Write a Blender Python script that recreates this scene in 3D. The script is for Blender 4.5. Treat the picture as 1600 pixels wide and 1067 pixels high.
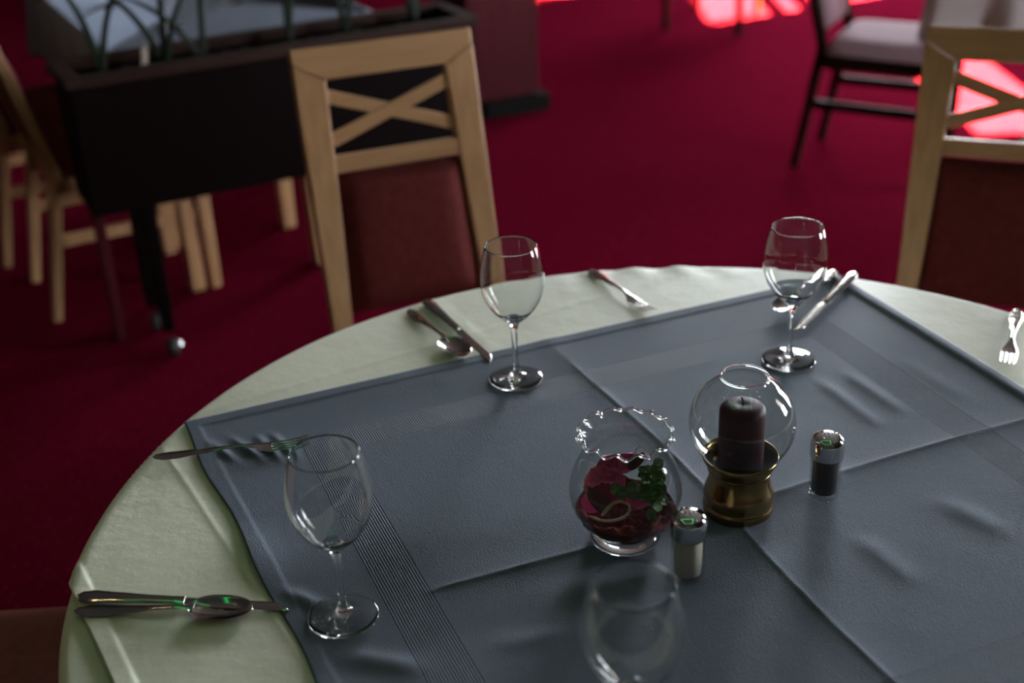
import bpy, bmesh, math, random
import numpy as np
from mathutils import Vector, Matrix
random.seed(7); np.random.seed(7)
for o in list(bpy.data.objects): bpy.data.objects.remove(o)
S = bpy.context.scene; COL = S.collection
sin, cos, pi = math.sin, math.cos, math.pi
R = math.radians

# ------------------------------------------------------------------ camera
T = 0.75                                   # height of the table top
F_PX, PITCH, ROLL, CAM_H = 2026.14, R(27.1496), R(-2.31877), 0.88284
cd = bpy.data.cameras.new('camera'); cam = bpy.data.objects.new('camera', cd); COL.objects.link(cam)
cd.sensor_fit = 'HORIZONTAL'; cd.sensor_width = 36.0; cd.lens = F_PX*36/1600
_f = Vector((0, cos(PITCH), -sin(PITCH))); _u = Vector((0, sin(PITCH), cos(PITCH))); _x = Vector((1, 0, 0))
_x2 = _x*cos(ROLL)+_u*sin(ROLL); _u2 = -_x*sin(ROLL)+_u*cos(ROLL)
M = Matrix((_x2, _u2, -_f)).transposed().to_4x4(); M.translation = (0, 0, T+CAM_H)
cam.matrix_world = M
cd.dof.use_dof = True; cd.dof.focus_distance = 1.53; cd.dof.aperture_fstop = 2.7
cd.clip_start = 0.02
S.camera = cam

# ------------------------------------------------------------------ light
S.view_settings.view_transform = 'Standard'; S.view_settings.look = 'None'
S.view_settings.gamma = 1; S.view_settings.use_curve_mapping = False
S.view_settings.exposure = 0.42
w = bpy.data.worlds.new('sky'); S.world = w; w.use_nodes = True
w.node_tree.nodes['Background'].inputs[0].default_value = (0.86, 0.93, 1.0, 1)
w.node_tree.nodes['Background'].inputs[1].default_value = 46.0
SUN_AZ = Vector((0.90, 0.43, 0)).normalized(); SUN_EL = R(35)
sd = bpy.data.lights.new('sun', 'SUN'); sun = bpy.data.objects.new('sun', sd); COL.objects.link(sun)
sd.energy = 1000; sd.angle = R(0.6); sd.color = (1.0, 0.80, 0.22)
_d = -(SUN_AZ*cos(SUN_EL)) - Vector((0, 0, sin(SUN_EL)))
sun.rotation_euler = _d.to_track_quat('-Z', 'Y').to_euler(); sun.location = (6, 8, 6)

# ------------------------------------------------------------------ materials
def new_mat(name):
    m = bpy.data.materials.new(name); m.use_nodes = True
    nt = m.node_tree; return m, nt, nt.nodes['Principled BSDF']
def N(nt, t, **kw):
    n = nt.nodes.new(t)
    for k, v in kw.items(): setattr(n, k, v)
    return n
def noise_mat(name, c1, c2, scale=20, rough=.6, bump=0., bscale=200, metal=0., stretch=None, sheen=0., detail=4, spec=.5):
    m, nt, b = new_mat(name); L = nt.links
    tc = N(nt, 'ShaderNodeTexCoord'); mp = N(nt, 'ShaderNodeMapping')
    if stretch: mp.inputs['Scale'].default_value = stretch
    L.new(tc.outputs['Object'], mp.inputs[0])
    n1 = N(nt, 'ShaderNodeTexNoise'); n1.inputs['Scale'].default_value = scale; n1.inputs['Detail'].default_value = detail
    L.new(mp.outputs[0], n1.inputs[0])
    r = N(nt, 'ShaderNodeValToRGB'); r.color_ramp.elements[0].color = (*c1, 1); r.color_ramp.elements[1].color = (*c2, 1)
    r.color_ramp.elements[0].position = .3; r.color_ramp.elements[1].position = .7
    L.new(n1.outputs[0], r.inputs[0]); L.new(r.outputs[0], b.inputs['Base Color'])
    b.inputs['Roughness'].default_value = rough; b.inputs['Metallic'].default_value = metal
    b.inputs['Specular IOR Level'].default_value = spec
    if sheen: b.inputs['Sheen Weight'].default_value = sheen
    if bump:
        n2 = N(nt, 'ShaderNodeTexNoise'); n2.inputs['Scale'].default_value = bscale; n2.inputs['Detail'].default_value = 3
        L.new(mp.outputs[0], n2.inputs[0]); bp = N(nt, 'ShaderNodeBump'); bp.inputs['Strength'].default_value = bump
        bp.inputs['Distance'].default_value = .002
        L.new(n2.outputs[0], bp.inputs['Height']); L.new(bp.outputs[0], b.inputs['Normal'])
    return m
def wood(name, c1, c2, rough=.45, axis=2, spec=.35):
    st = [18, 18, 18]; st[axis] = 1.2
    return noise_mat(name, c1, c2, scale=3, rough=rough, bump=.12, bscale=9, stretch=st, detail=6, spec=spec)
WOOD = wood('light_beech_wood', (.34, .175, .082), (.44, .245, .122))
WOODX = wood('light_beech_wood_across', (.34, .175, .082), (.44, .245, .122), axis=0)
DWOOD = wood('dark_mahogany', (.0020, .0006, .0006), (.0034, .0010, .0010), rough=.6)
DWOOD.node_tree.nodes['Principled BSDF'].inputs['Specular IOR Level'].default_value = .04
RWOOD = wood('red_mahogany', (.036, .0045, .007), (.055, .007, .010), rough=.6, spec=.06)
BLACK = noise_mat('black_plinth', (.004, .0035, .0035), (.007, .006, .006), rough=.7, spec=.04)
DARKCHAIR = wood('dark_chair_wood', (.010, .004, .003), (.016, .006, .004), rough=.6, spec=.02)
PAD = noise_mat('oxblood_upholstery', (.085, .0125, .0125), (.11, .018, .017), scale=60, rough=.9, bump=.4, bscale=700, spec=.12)
PADPALE = noise_mat('pale_pink_upholstery', (.27, .165, .19), (.32, .20, .23), scale=60, rough=.9, spec=.1, bump=.3, bscale=600)
PADBROWN = noise_mat('brown_red_upholstery', (.12, .034, .026), (.16, .048, .034), scale=60, rough=.9, bump=.4, bscale=600, spec=.15)
STEEL = noise_mat('polished_steel', (.42, .40, .37), (.50, .48, .45), scale=8, rough=.12, metal=1, bump=.02, bscale=60)
CHROME = noise_mat('chrome', (.70, .69, .68), (.78, .77, .76), scale=5, rough=.08, metal=1)
BRASS = noise_mat('aged_brass', (.22, .14, .055), (.36, .25, .11), scale=25, rough=.24, metal=1, bump=.08, bscale=60)
WAX = noise_mat('burgundy_wax', (.036, .007, .011), (.05, .010, .015), scale=30, rough=.5, spec=.2, bump=.05, bscale=120)
WICK = noise_mat('charred_wick', (.05, .02, .02), (.09, .04, .04), rough=.9)
SALT = noise_mat('salt_grains', (.66, .58, .47), (.78, .70, .58), scale=900, rough=.9, bump=.6, bscale=1500)
PEPPER = noise_mat('ground_pepper', (.018, .010, .008), (.06, .035, .025), scale=900, rough=.95, bump=.6, bscale=1500)
PETAL = noise_mat('magenta_petal', (.52, .026, .15), (.72, .075, .29), scale=40, rough=.7, sheen=.2)
DPETAL = noise_mat('dark_red_leaf', (.075, .010, .012), (.12, .018, .016), scale=50, rough=.55)
GREEN = noise_mat('small_green_leaf', (.045, .12, .025), (.12, .23, .055), scale=60, rough=.45)
RAFFIA = noise_mat('pale_raffia', (.40, .30, .20), (.55, .42, .30), scale=80, rough=.8)
GRAIN = noise_mat('dark_red_granules', (.06, .006, .006), (.17, .018, .014), scale=420, rough=.9, bump=1, bscale=500, spec=.05)
PLANT = noise_mat('dark_strap_leaf', (.0022, .004, .0022), (.006, .009, .004), scale=20, rough=.7, spec=.03)
SOIL = noise_mat('dark_soil', (.006, .005, .004), (.02, .016, .012), scale=60, rough=.95, bump=1, bscale=80)
TAG = noise_mat('pale_tag', (.20, .15, .12), (.25, .19, .155), rough=.7)
RUBBER = noise_mat('black_rubber', (.01, .01, .01), (.02, .02, .02), rough=.4)
WALL = noise_mat('warm_wall_plaster', (.035, .025, .02), (.05, .035, .028), scale=4, rough=.9)
CEIL = noise_mat('ceiling_plaster', (.028, .024, .02), (.036, .03, .026), scale=4, rough=.9)
FRAME = noise_mat('window_frame_paint', (.10, .07, .05), (.14, .10, .07), rough=.5)

def carpet():
    m, nt, b = new_mat('crimson_carpet'); L = nt.links
    tc = N(nt, 'ShaderNodeTexCoord'); v = N(nt, 'ShaderNodeTexVoronoi'); v.inputs['Scale'].default_value = 42
    v.inputs['Randomness'].default_value = .35
    L.new(tc.outputs['Object'], v.inputs[0])
    r = N(nt, 'ShaderNodeValToRGB'); r.color_ramp.elements[0].position = .10; r.color_ramp.elements[1].position = .24
    r.color_ramp.elements[0].color = (.23, .0125, .037, 1); r.color_ramp.elements[1].color = (.108, .0030, .0140, 1)
    L.new(v.outputs['Distance'], r.inputs[0])
    n = N(nt, 'ShaderNodeTexNoise'); n.inputs['Scale'].default_value = 350; L.new(tc.outputs['Object'], n.inputs[0])
    mx = N(nt, 'ShaderNodeMix', data_type='RGBA', blend_type='MULTIPLY'); mx.inputs[0].default_value = .55
    L.new(r.outputs[0], mx.inputs[6]); L.new(n.outputs[0], mx.inputs[7])
    L.new(mx.outputs[2], b.inputs['Base Color']); b.inputs['Roughness'].default_value = .95
    b.inputs['Specular IOR Level'].default_value = .0
    bp = N(nt, 'ShaderNodeBump'); bp.inputs['Strength'].default_value = .6; bp.inputs['Distance'].default_value = .004
    L.new(n.outputs[0], bp.inputs['Height']); L.new(bp.outputs[0], b.inputs['Normal'])
    return m
CARPET = carpet()

def cream():
    m, nt, b = new_mat('cream_linen'); L = nt.links
    tc = N(nt, 'ShaderNodeTexCoord')
    n = N(nt, 'ShaderNodeTexNoise'); n.inputs['Scale'].default_value = 7; n.inputs['Detail'].default_value = 5
    L.new(tc.outputs['Object'], n.inputs[0])
    r = N(nt, 'ShaderNodeValToRGB'); r.color_ramp.elements[0].color = (.65, .64, .50, 1); r.color_ramp.elements[1].color = (.74, .73, .59, 1)
    L.new(n.outputs[0], r.inputs[0]); L.new(r.outputs[0], b.inputs['Base Color'])
    b.inputs['Roughness'].default_value = .58; b.inputs['Specular IOR Level'].default_value = .62; b.inputs['Sheen Weight'].default_value = .1
    f = N(nt, 'ShaderNodeTexNoise'); f.inputs['Scale'].default_value = 900; L.new(tc.outputs['Object'], f.inputs[0])
    g = N(nt, 'ShaderNodeTexNoise'); g.inputs['Scale'].default_value = 28; g.inputs['Detail'].default_value = 3; L.new(tc.outputs['Object'], g.inputs[0])
    b1 = N(nt, 'ShaderNodeBump'); b1.inputs['Strength'].default_value = .25; b1.inputs['Distance'].default_value = .001
    b2 = N(nt, 'ShaderNodeBump'); b2.inputs['Strength'].default_value = .28; b2.inputs['Distance'].default_value = .006
    L.new(f.outputs[0], b1.inputs['Height']); L.new(g.outputs[0], b2.inputs['Height'])
    L.new(b2.outputs[0], b1.inputs['Normal']); L.new(b1.outputs[0], b.inputs['Normal'])
    return m
CREAM = cream()

def blue_cloth(bands=True):
    """slate blue twill; corded bands woven into the cloth a hand's width inside each edge"""
    m, nt, b = new_mat('slate_blue_linen' if bands else 'slate_blue_plain'); L = nt.links
    tc = N(nt, 'ShaderNodeTexCoord'); sx = N(nt, 'ShaderNodeSeparateXYZ'); L.new(tc.outputs['Object'], sx.inputs[0])
    def mth(op, a, c=None, d=None):
        n = N(nt, 'ShaderNodeMath', operation=op)
        for i, q in enumerate((a, c, d)):
            if q is None: continue
            if isinstance(q, (int, float)): n.inputs[i].default_value = q
            else: L.new(q, n.inputs[i])
        return n.outputs[0]
    n = N(nt, 'ShaderNodeTexNoise'); n.inputs['Scale'].default_value = 5; n.inputs['Detail'].default_value = 5
    L.new(tc.outputs['Object'], n.inputs[0])
    r = N(nt, 'ShaderNodeValToRGB'); r.color_ramp.elements[0].color = (.108, .125, .162, 1); r.color_ramp.elements[1].color = (.130, .148, .190, 1)
    L.new(n.outputs[0], r.inputs[0])
    f = N(nt, 'ShaderNodeTexNoise'); f.inputs['Scale'].default_value = 620; f.inputs['Detail'].default_value = 1
    mp = N(nt, 'ShaderNodeMapping'); mp.inputs['Scale'].default_value = (1.6, .6, 1); mp.inputs['Rotation'].default_value = (0, 0, .6)
    L.new(tc.outputs['Object'], mp.inputs[0]); L.new(mp.outputs[0], f.inputs[0])
    g = N(nt, 'ShaderNodeTexNoise'); g.inputs['Scale'].default_value = 18; g.inputs['Detail'].default_value = 2; L.new(tc.outputs['Object'], g.inputs[0])
    b2 = N(nt, 'ShaderNodeBump'); b2.inputs['Strength'].default_value = .14; b2.inputs['Distance'].default_value = .006
    L.new(g.outputs[0], b2.inputs['Height'])
    b1 = N(nt, 'ShaderNodeBump'); b1.inputs['Strength'].default_value = .55; b1.inputs['Distance'].default_value = .0012
    L.new(f.outputs[0], b1.inputs['Height']); L.new(b2.outputs[0], b1.inputs['Normal'])
    last = b1.outputs[0]; colr = r.outputs[0]
    if bands:
        ax = mth('ABSOLUTE', sx.outputs[0]); ay = mth('ABSOLUTE', sx.outputs[1])
        HX, HY = .52, .4885
        dx = mth('SUBTRACT', HX, ax); dy = mth('SUBTRACT', HY, ay)
        dm = mth('MINIMUM', dx, dy)                       # distance from the nearest edge
        inb = mth('MULTIPLY', mth('GREATER_THAN', dm, .112), mth('LESS_THAN', dm, .165))
        line = mth('ADD', mth('COMPARE', dm, .112, .0011), mth('COMPARE', dm, .165, .0011))
        st = mth('SINE', mth('MULTIPLY', sx.outputs[0], 2*pi/.0032))
        st2 = mth('SINE', mth('MULTIPLY', sx.outputs[1], 2*pi/.0032))
        ysel = mth('LESS_THAN', dx, dy)
        ht = mth('MULTIPLY', mth('ADD', st, mth('MULTIPLY', mth('MULTIPLY', st2, ysel), .55)), inb)
        b3 = N(nt, 'ShaderNodeBump'); b3.inputs['Strength'].default_value = .8; b3.inputs['Distance'].default_value = .0007
        L.new(ht, b3.inputs['Height']); L.new(last, b3.inputs['Normal']); last = b3.outputs[0]
        k = mth('SUBTRACT', 1.0, mth('ADD', mth('MULTIPLY', inb, mth('ADD', .20, mth('MULTIPLY', mth('SUBTRACT', 0.0, st), .13))), mth('MULTIPLY', line, .12)))
        mx = N(nt, 'ShaderNodeVectorMath', operation='SCALE'); L.new(colr, mx.inputs[0]); L.new(k, mx.inputs['Scale']); colr = mx.outputs[0]
    L.new(colr, b.inputs['Base Color']); L.new(last, b.inputs['Normal'])
    b.inputs['Roughness'].default_value = .6; b.inputs['Specular IOR Level'].default_value = .03
    b.inputs['Sheen Weight'].default_value = .04
    return m
BLUE = blue_cloth(); BLUEP = blue_cloth(False)
WHITECLOTH = noise_mat('greyish_white_linen', (.50, .44, .43), (.58, .51, .50), scale=8, rough=.85, bump=.2, bscale=300)

def clear_glass():
    m, nt, b = new_mat('clear_glass')
    b.inputs['Transmission Weight'].default_value = 1; b.inputs['Roughness'].default_value = 0
    b.inputs['IOR'].default_value = 1.5; b.inputs['Base Color'].default_value = (.985, .995, .99, 1)
    return m
def thin_glass():
    m, nt, b = new_mat('thin_blown_glass'); L = nt.links; nt.nodes.remove(b); out = nt.nodes['Material Output']
    t = N(nt, 'ShaderNodeBsdfTransparent'); t.inputs[0].default_value = (.95, .965, .96, 1)
    g = N(nt, 'ShaderNodeBsdfGlossy'); g.inputs['Roughness'].default_value = .02
    f = N(nt, 'ShaderNodeFresnel'); f.inputs[0].default_value = 1.5
    geo = N(nt, 'ShaderNodeNewGeometry')
    # the same reflectance from the inside and the outside of the thin wall
    mxn = N(nt, 'ShaderNodeMix', data_type='FLOAT'); L.new(geo.outputs['Backfacing'], mxn.inputs[0])
    mxn.inputs[2].default_value = 1.5; mxn.inputs[3].default_value = 1/1.5
    L.new(mxn.outputs[0], f.inputs[0])
    ms = N(nt, 'ShaderNodeMixShader'); L.new(f.outputs[0], ms.inputs[0]); L.new(t.outputs[0], ms.inputs[1]); L.new(g.outputs[0], ms.inputs[2])
    L.new(ms.outputs[0], out.inputs[0]); return m
GLASS = clear_glass(); THIN = thin_glass()
def emit(name, c, s):
    m, nt, b = new_mat(name); b.inputs['Base Color'].default_value = (.02, .02, .02, 1)
    b.inputs['Emission Color'].default_value = (*c, 1); b.inputs['Emission Strength'].default_value = s; return m
GREENLED = emit('green_cove_light', (.06, 1.0, .22), 1.6)
BULB = emit('warm_lamp_glow', (1.0, .72, .38), 60)

# ------------------------------------------------------------------ mesh helpers
def link(name, me, mat, parent=None, loc=None, rot=None, smooth=True, bevel=0, seg=2, sub=0, solid=0):
    o = bpy.data.objects.new(name, me); COL.objects.link(o)
    if mat: me.materials.append(mat)
    if smooth and len(me.polygons): me.polygons.foreach_set('use_smooth', [True]*len(me.polygons))
    if parent: o.parent = parent
    if loc is not None: o.location = loc
    if rot is not None: o.rotation_euler = rot
    if bevel:
        b = o.modifiers.new('bevel', 'BEVEL'); b.width = bevel; b.segments = seg; b.limit_method = 'ANGLE'; b.angle_limit = R(35)
        b.harden_normals = False
    if solid:
        s = o.modifiers.new('solid', 'SOLIDIFY'); s.thickness = solid; s.offset = -1
    if sub:
        s = o.modifiers.new('sub', 'SUBSURF'); s.levels = sub; s.render_levels = sub
    return o
def me_from(v, f):
    me = bpy.data.meshes.new('mesh'); me.from_pydata([tuple(p) for p in v], [], f); me.update(); return me
class MB:
    def __init__(s): s.v = []; s.f = []
    def box(s, lo, hi, M=None):
        i = len(s.v)
        for z in (lo[2], hi[2]):
            for x, y in ((lo[0], lo[1]), (hi[0], lo[1]), (hi[0], hi[1]), (lo[0], hi[1])):
                p = Vector((x, y, z)); s.v.append(M @ p if M else p)
        s.f += [(i+3, i+2, i+1, i), (i+4, i+5, i+6, i+7)] + [(i+k, i+(k+1) % 4, i+4+(k+1) % 4, i+4+k) for k in range(4)]
        return s
    def prism(s, poly, fn, t0, t1):
        """polygon in (u,v) pushed between two depths, mapped by fn(u,v,t)"""
        i = len(s.v); n = len(poly)
        for t in (t0, t1): s.v += [fn(u, v, t) for u, v in poly]
        s.f += [tuple(range(i+n-1, i-1, -1)), tuple(range(i+n, i+2*n))] + [(i+k, i+(k+1) % n, i+n+(k+1) % n, i+n+k) for k in range(n)]
        return s
    def bar(s, p0, p1, w0, w1=None, d0=None, d1=None, side=Vector((1, 0, 0))):
        """four-sided tapering bar from p0 to p1; w along side, d across"""
        w1 = w1 or w0; d0 = d0 or w0; d1 = d1 or d0
        p0, p1 = Vector(p0), Vector(p1); ax = (p1-p0).normalized(); sd = (side - ax*side.dot(ax)).normalized(); dp = ax.cross(sd)
        i = len(s.v)
        for p, ww, dd in ((p0, w0, d0), (p1, w1, d1)):
            s.v += [p+sd*(a*ww/2)+dp*(b*dd/2) for a, b in ((-1, -1), (1, -1), (1, 1), (-1, 1))]
        s.f += [(i+3, i+2, i+1, i), (i+4, i+5, i+6, i+7)] + [(i+k, i+(k+1) % 4, i+4+(k+1) % 4, i+4+k) for k in range(4)]
        return s
    def tube(s, pts, rad, n=10, cap=True):
        pts = [Vector(p) for p in pts]; rad = rad if hasattr(rad, '__len__') else [rad]*len(pts)
        i0 = len(s.v); prev = None
        for k, p in enumerate(pts):
            t = (pts[min(k+1, len(pts)-1)]-pts[max(k-1, 0)]).normalized()
            if prev is None: prev = t.orthogonal().normalized()
            a = (prev - t*prev.dot(t)).normalized(); b = t.cross(a); prev = a
            s.v += [p+(a*cos(2*pi*j/n)+b*sin(2*pi*j/n))*rad[k] for j in range(n)]
        for k in range(len(pts)-1):
            for j in range(n):
                a = i0+k*n+j; b = i0+k*n+(j+1) % n; s.f.append((a, b, b+n, a+n))
        if cap:
            s.f.append(tuple(range(i0+n-1, i0-1, -1))); e = i0+(len(pts)-1)*n; s.f.append(tuple(range(e, e+n)))
        return s
    def grid(s, P, wrapu=False):
        """P[i][j] -> quads"""
        i0 = len(s.v); nu = len(P); nv = len(P[0])
        for row in P: s.v += [Vector(p) for p in row]
        for i in range(nu if wrapu else nu-1):
            for j in range(nv-1):
                a = i0+i*nv+j; b = i0+((i+1) % nu)*nv+j; s.f.append((a, b, b+1, a+1))
        return s
    def build(s, name, mat, parent=None, **kw): return link(name, me_from(s.v, s.f), mat, parent, **kw)
def lathe(name, prof, mat, parent=None, n=64, wave=None, **kw):
    """profile [(r,z)...] turned about z; wave(r,z,phi)->(r,z) may ruffle it"""
    v = []; f = []; idx = []
    for r, z in prof:
        if r < 1e-6: idx.append([len(v)]); v.append((0, 0, z)); continue
        ring = []
        for k in range(n):
            ph = 2*pi*k/n; rr, zz = wave(r, z, ph) if wave else (r, z)
            ring.append(len(v)); v.append((rr*cos(ph), rr*sin(ph), zz))
        idx.append(ring)
    for a, b in zip(idx, idx[1:]):
        if len(a) == 1 and len(b) == 1: continue
        for k in range(n):
            k2 = (k+1) % n
            if len(a) == 1: f.append((a[0], b[k2], b[k]))
            elif len(b) == 1: f.append((a[k], a[k2], b[0]))
            else: f.append((a[k], a[k2], b[k2], b[k]))
    return link(name, me_from(v, f), mat, parent, **kw)
def smooth_prof(pts, k=5):
    """Catmull-Rom through profile points"""
    out = []; n = len(pts)
    for i in range(n-1):
        p0, p1, p2, p3 = (Vector(pts[max(i-1, 0)]), Vector(pts[i]), Vector(pts[i+1]), Vector(pts[min(i+2, n-1)]))
        for j in range(k):
            t = j/k; q = .5*((2*p1)+(p2-p0)*t+(2*p0-5*p1+4*p2-p3)*t*t+(3*p1-p0-3*p2+p3)*t**3)
            out.append((max(q[0], 0), q[1]))
    out.append(tuple(pts[-1])); return out
def tag(o, label, cat, group=None, kind=None):
    o['label'] = label; o['category'] = cat
    if group: o['group'] = group
    if kind: o['kind'] = kind
    return o
def thing(name, label, cat, loc=(0, 0, 0), rot=0, group=None):
    o = bpy.data.objects.new(name, None); COL.objects.link(o); o.empty_display_size = .05
    o.location = loc; o.rotation_euler = (0, 0, rot); return tag(o, label, cat, group)
def dup(root, label, loc=None, rot=None, group=None, mats=None):
    def cp(o, parent):
        c = o.copy(); COL.objects.link(c)
        if parent: c.parent = parent
        if mats and c.type == 'MESH' and c.data.materials and c.data.materials[0] in mats:
            c.data = c.data.copy(); c.data.materials[0] = mats[c.data.materials[0]]
        for ch in o.children: cp(ch, c)
        return c
    r = cp(root, None); r['label'] = label
    if loc is not None: r.location = loc
    if rot is not None: r.rotation_euler = (0, 0, rot)
    if group: r['group'] = group
    return r
def struct(o): o['kind'] = 'structure'; return o
def sstep(a, b, x): t = np.clip((x-a)/(b-a), 0, 1); return t*t*(3-2*t)

# ------------------------------------------------------------------ room
X0, X1, Y0, Y1, ZC = -4.2, 3.6, -3.0, 8.7, 3.6
def slab(name, lo, hi, mat): return struct(MB().box(lo, hi).build(name, mat, smooth=False))
slab('floor', (X0-.2, Y0-.2, -.1), (X1+.2, Y1+.2, 0), CARPET)
slab('ceiling', (X0-.2, Y0-.2, ZC), (X1+.2, Y1+.2, ZC+.1), CEIL)
slab('wall_left', (X0-.2, Y0-.2, 0), (X0, Y1+.2, ZC), WALL)
def wall_with_openings(name, axis, pos, a0, a1, holes):
    """wall across `axis` at pos, run a0..a1, holes (h0,h1,z0,z1)"""
    m = MB(); hs = sorted(holes); cur = a0
    def bx(p, q, z0, z1):
        if q-p < 1e-4 or z1-z0 < 1e-4: return
        if axis == 'x': m.box((pos[0], p, z0), (pos[1], q, z1))
        else: m.box((p, pos[0], z0), (q, pos[1], z1))
    for h0, h1, z0, z1 in hs:
        bx(cur, h0, 0, ZC); bx(h0, h1, 0, z0); bx(h0, h1, z1, ZC); cur = h1
    bx(cur, a1, 0, ZC)
    return struct(m.build(name, WALL, smooth=False))
RIGHT = [(1.65, 2.35, .9, 2.7), (3.75, 5.05, .15, 1.9), (5.25, 6.9, 1.08, 1.53), (7.87, 8.6, .9, 2.1)]
BACK = [(1.75, 3.4, .9, 3.4)]
FRONT = []
wall_with_openings('wall_right', 'x', (X1, X1+.2), Y0-.2, Y1+.2, RIGHT)
wall_with_openings('wall_back', 'y', (Y1, Y1+.2), X0, X1, BACK)
wall_with_openings('wall_front', 'y', (Y0-.2, Y0), X0, X1, FRONT)
_wn = 0
def window(axis, pos, h, bars_z=(), bars_a=(), sgn=1):
    global _wn; _wn += 1
    a0, a1, z0, z1 = h; m = MB(); t = .03
    def bx(p, q, u, v2):
        if axis == 'x': m.box((pos+.06, p, u), (pos+.12, q, v2))
        else: m.box((p, pos+.06, u), (q, pos+.12, v2))
    bx(a0, a1, z0, z0+t); bx(a0, a1, z1-t, z1); bx(a0, a0+t, z0+t, z1-t); bx(a1-t, a1, z0+t, z1-t)
    for z in bars_z: bx(a0+t, a1-t, z-.02, z+.02)
    for a in bars_a: bx(a-.02, a+.02, z0+t, z1-t)
    struct(m.build('window_%d' % _wn, FRAME, smooth=False))
    ld = bpy.data.lights.new('daylight_portal', 'AREA'); lo = bpy.data.objects.new('daylight_portal', ld); COL.objects.link(lo)
    ld.shape = 'RECTANGLE'; ld.size = a1-a0; ld.size_y = z1-z0; ld.cycles.is_portal = True
    c = (a0+a1)/2; zc = (z0+z1)/2
    lo.location = (pos+.1, c, zc) if axis == 'x' else (c, pos+.1, zc)
    dirv = Vector((-sgn, 0, 0)) if axis == 'x' else Vector((0, -sgn, 0))
    lo.rotation_euler = dirv.to_track_quat('-Z', 'Z').to_euler()
window('x', X1, RIGHT[0])
window('x', X1, RIGHT[1], bars_a=(4.4,), bars_z=(1.3,))
slab('trim_3', (X1+.25, 1.0, 2.8), (X1+4.5, 6.5, 2.95), FRAME)  # made-up slab out of view, keeps direct sun off the wide window
slab('trim_4', (-2.0, Y1+.25, 3.7), (4.7, Y1+1.6, 3.85), FRAME)   # unseen overhang, added to stop sun through the tall end window
window('x', X1, RIGHT[2])
window('x', X1, RIGHT[3], bars_z=(1.72, 1.58))
window('y', Y1, BACK[0], bars_z=(2.2,), bars_a=(2.6,))
# green cove light: a square ring recessed into the ceiling above the table
m = MB(); cx, cy, s_, t_ = -.2, .85, 1.1, .05
for lo, hi in (((cx-s_, cy-s_), (cx+s_, cy-s_+t_)), ((cx-s_, cy+s_-t_), (cx+s_, cy+s_)), ((cx-s_, cy-s_+t_), (cx-s_+t_, cy+s_-t_)), ((cx+s_-t_, cy-s_+t_), (cx+s_, cy+s_-t_))):
    m.box((lo[0], lo[1], ZC-.03), (hi[0], hi[1], ZC))
struct(m.build('trim_1', GREENLED, smooth=False))
for k, (px, py) in enumerate(((-1.2, -.6), (.9, -.5), (-1.6, 1.6), (1.8, 1.2), (.3, 3.2), (-.6, -1.6), (1.6, -1.5))):
    struct(MB().tube([(px, py, ZC-.02), (px, py, ZC)], .022, n=20).build('trim_%d' % (5+k), BULB, smooth=False))   # small warm ceiling spots

# ------------------------------------------------------------------ the round table and its cloths
TC = Vector((.2305, 1.2392)); RT = .743
def drop_path(s, Rr, rr=.014):
    """arc length from the centre -> (radius, z) over a round edge"""
    s0 = Rr-rr; s1 = s0+rr*pi/2
    s = np.asarray(s, float)
    a = np.clip((s-s0)/rr, 0, pi/2)
    r = np.where(s < s0, s, s0+rr*np.sin(a)); z = np.where(s < s0, 0, rr*(np.cos(a)-1)) - np.maximum(s-s1, 0)
    return r, z
def vnoise(x, y, seed, k=10, f0=6, f1=30):
    rs = np.random.RandomState(seed); out = np.zeros_like(x)
    for i in range(k):
        f = f0*(f1/f0)**(i/(k-1)); a = rs.rand()*2*pi; ph = rs.rand()*2*pi
        out += np.sin(2*pi*f/6.28*(x*cos(a)+y*sin(a))+ph+1.3*np.sin(f*.31*(x*sin(a)-y*cos(a))+ph))*(f0/f)**.8
    return out/3
def mesh_grid(nu, nv, V, wrap):
    i = np.arange(nu if wrap else nu-1); j = np.arange(nv-1); I, J = np.meshgrid(i, j, indexing='ij')
    I2 = (I+1) % nu; F = np.stack([I*nv+J, I2*nv+J, I2*nv+J+1, I*nv+J+1], -1).reshape(-1, 4)
    me = bpy.data.meshes.new('mesh'); nf = len(F)
    me.vertices.add(len(V)); me.vertices.foreach_set('co', V.astype(np.float32).ravel())
    me.loops.add(nf*4); me.loops.foreach_set('vertex_index', F.ravel().astype(np.int32))
    me.polygons.add(nf); me.polygons.foreach_set('loop_start', (np.arange(nf)*4).astype(np.int32))
    me.polygons.foreach_set('loop_total', np.full(nf, 4, np.int32)); me.update(calc_edges=True); me.validate(); return me

tb = thing('round_table', 'round dining table hidden under the cream and slate blue cloths', 'table', (TC.x, TC.y, 0))
lathe('tabletop', [(0, .708), (RT-.03, .708), (RT-.022, .712), (RT-.022, .736), (RT-.03, .741), (0, .741)], WOOD, tb, n=96)
lathe('pedestal', [(0, .03), (.05, .03), (.06, .08), (.045, .2), (.05, .6), (.12, .707), (0, .707)], WOOD, tb, n=32)
for k in range(4):
    a = pi/4+k*pi/2
    MB().bar((.04*cos(a), .04*sin(a), .10), (.42*cos(a), .42*sin(a), .025), .06, .05, .06, .04, side=Vector((-sin(a), cos(a), 0))).build('foot', WOOD, tb, bevel=.006)

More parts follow.
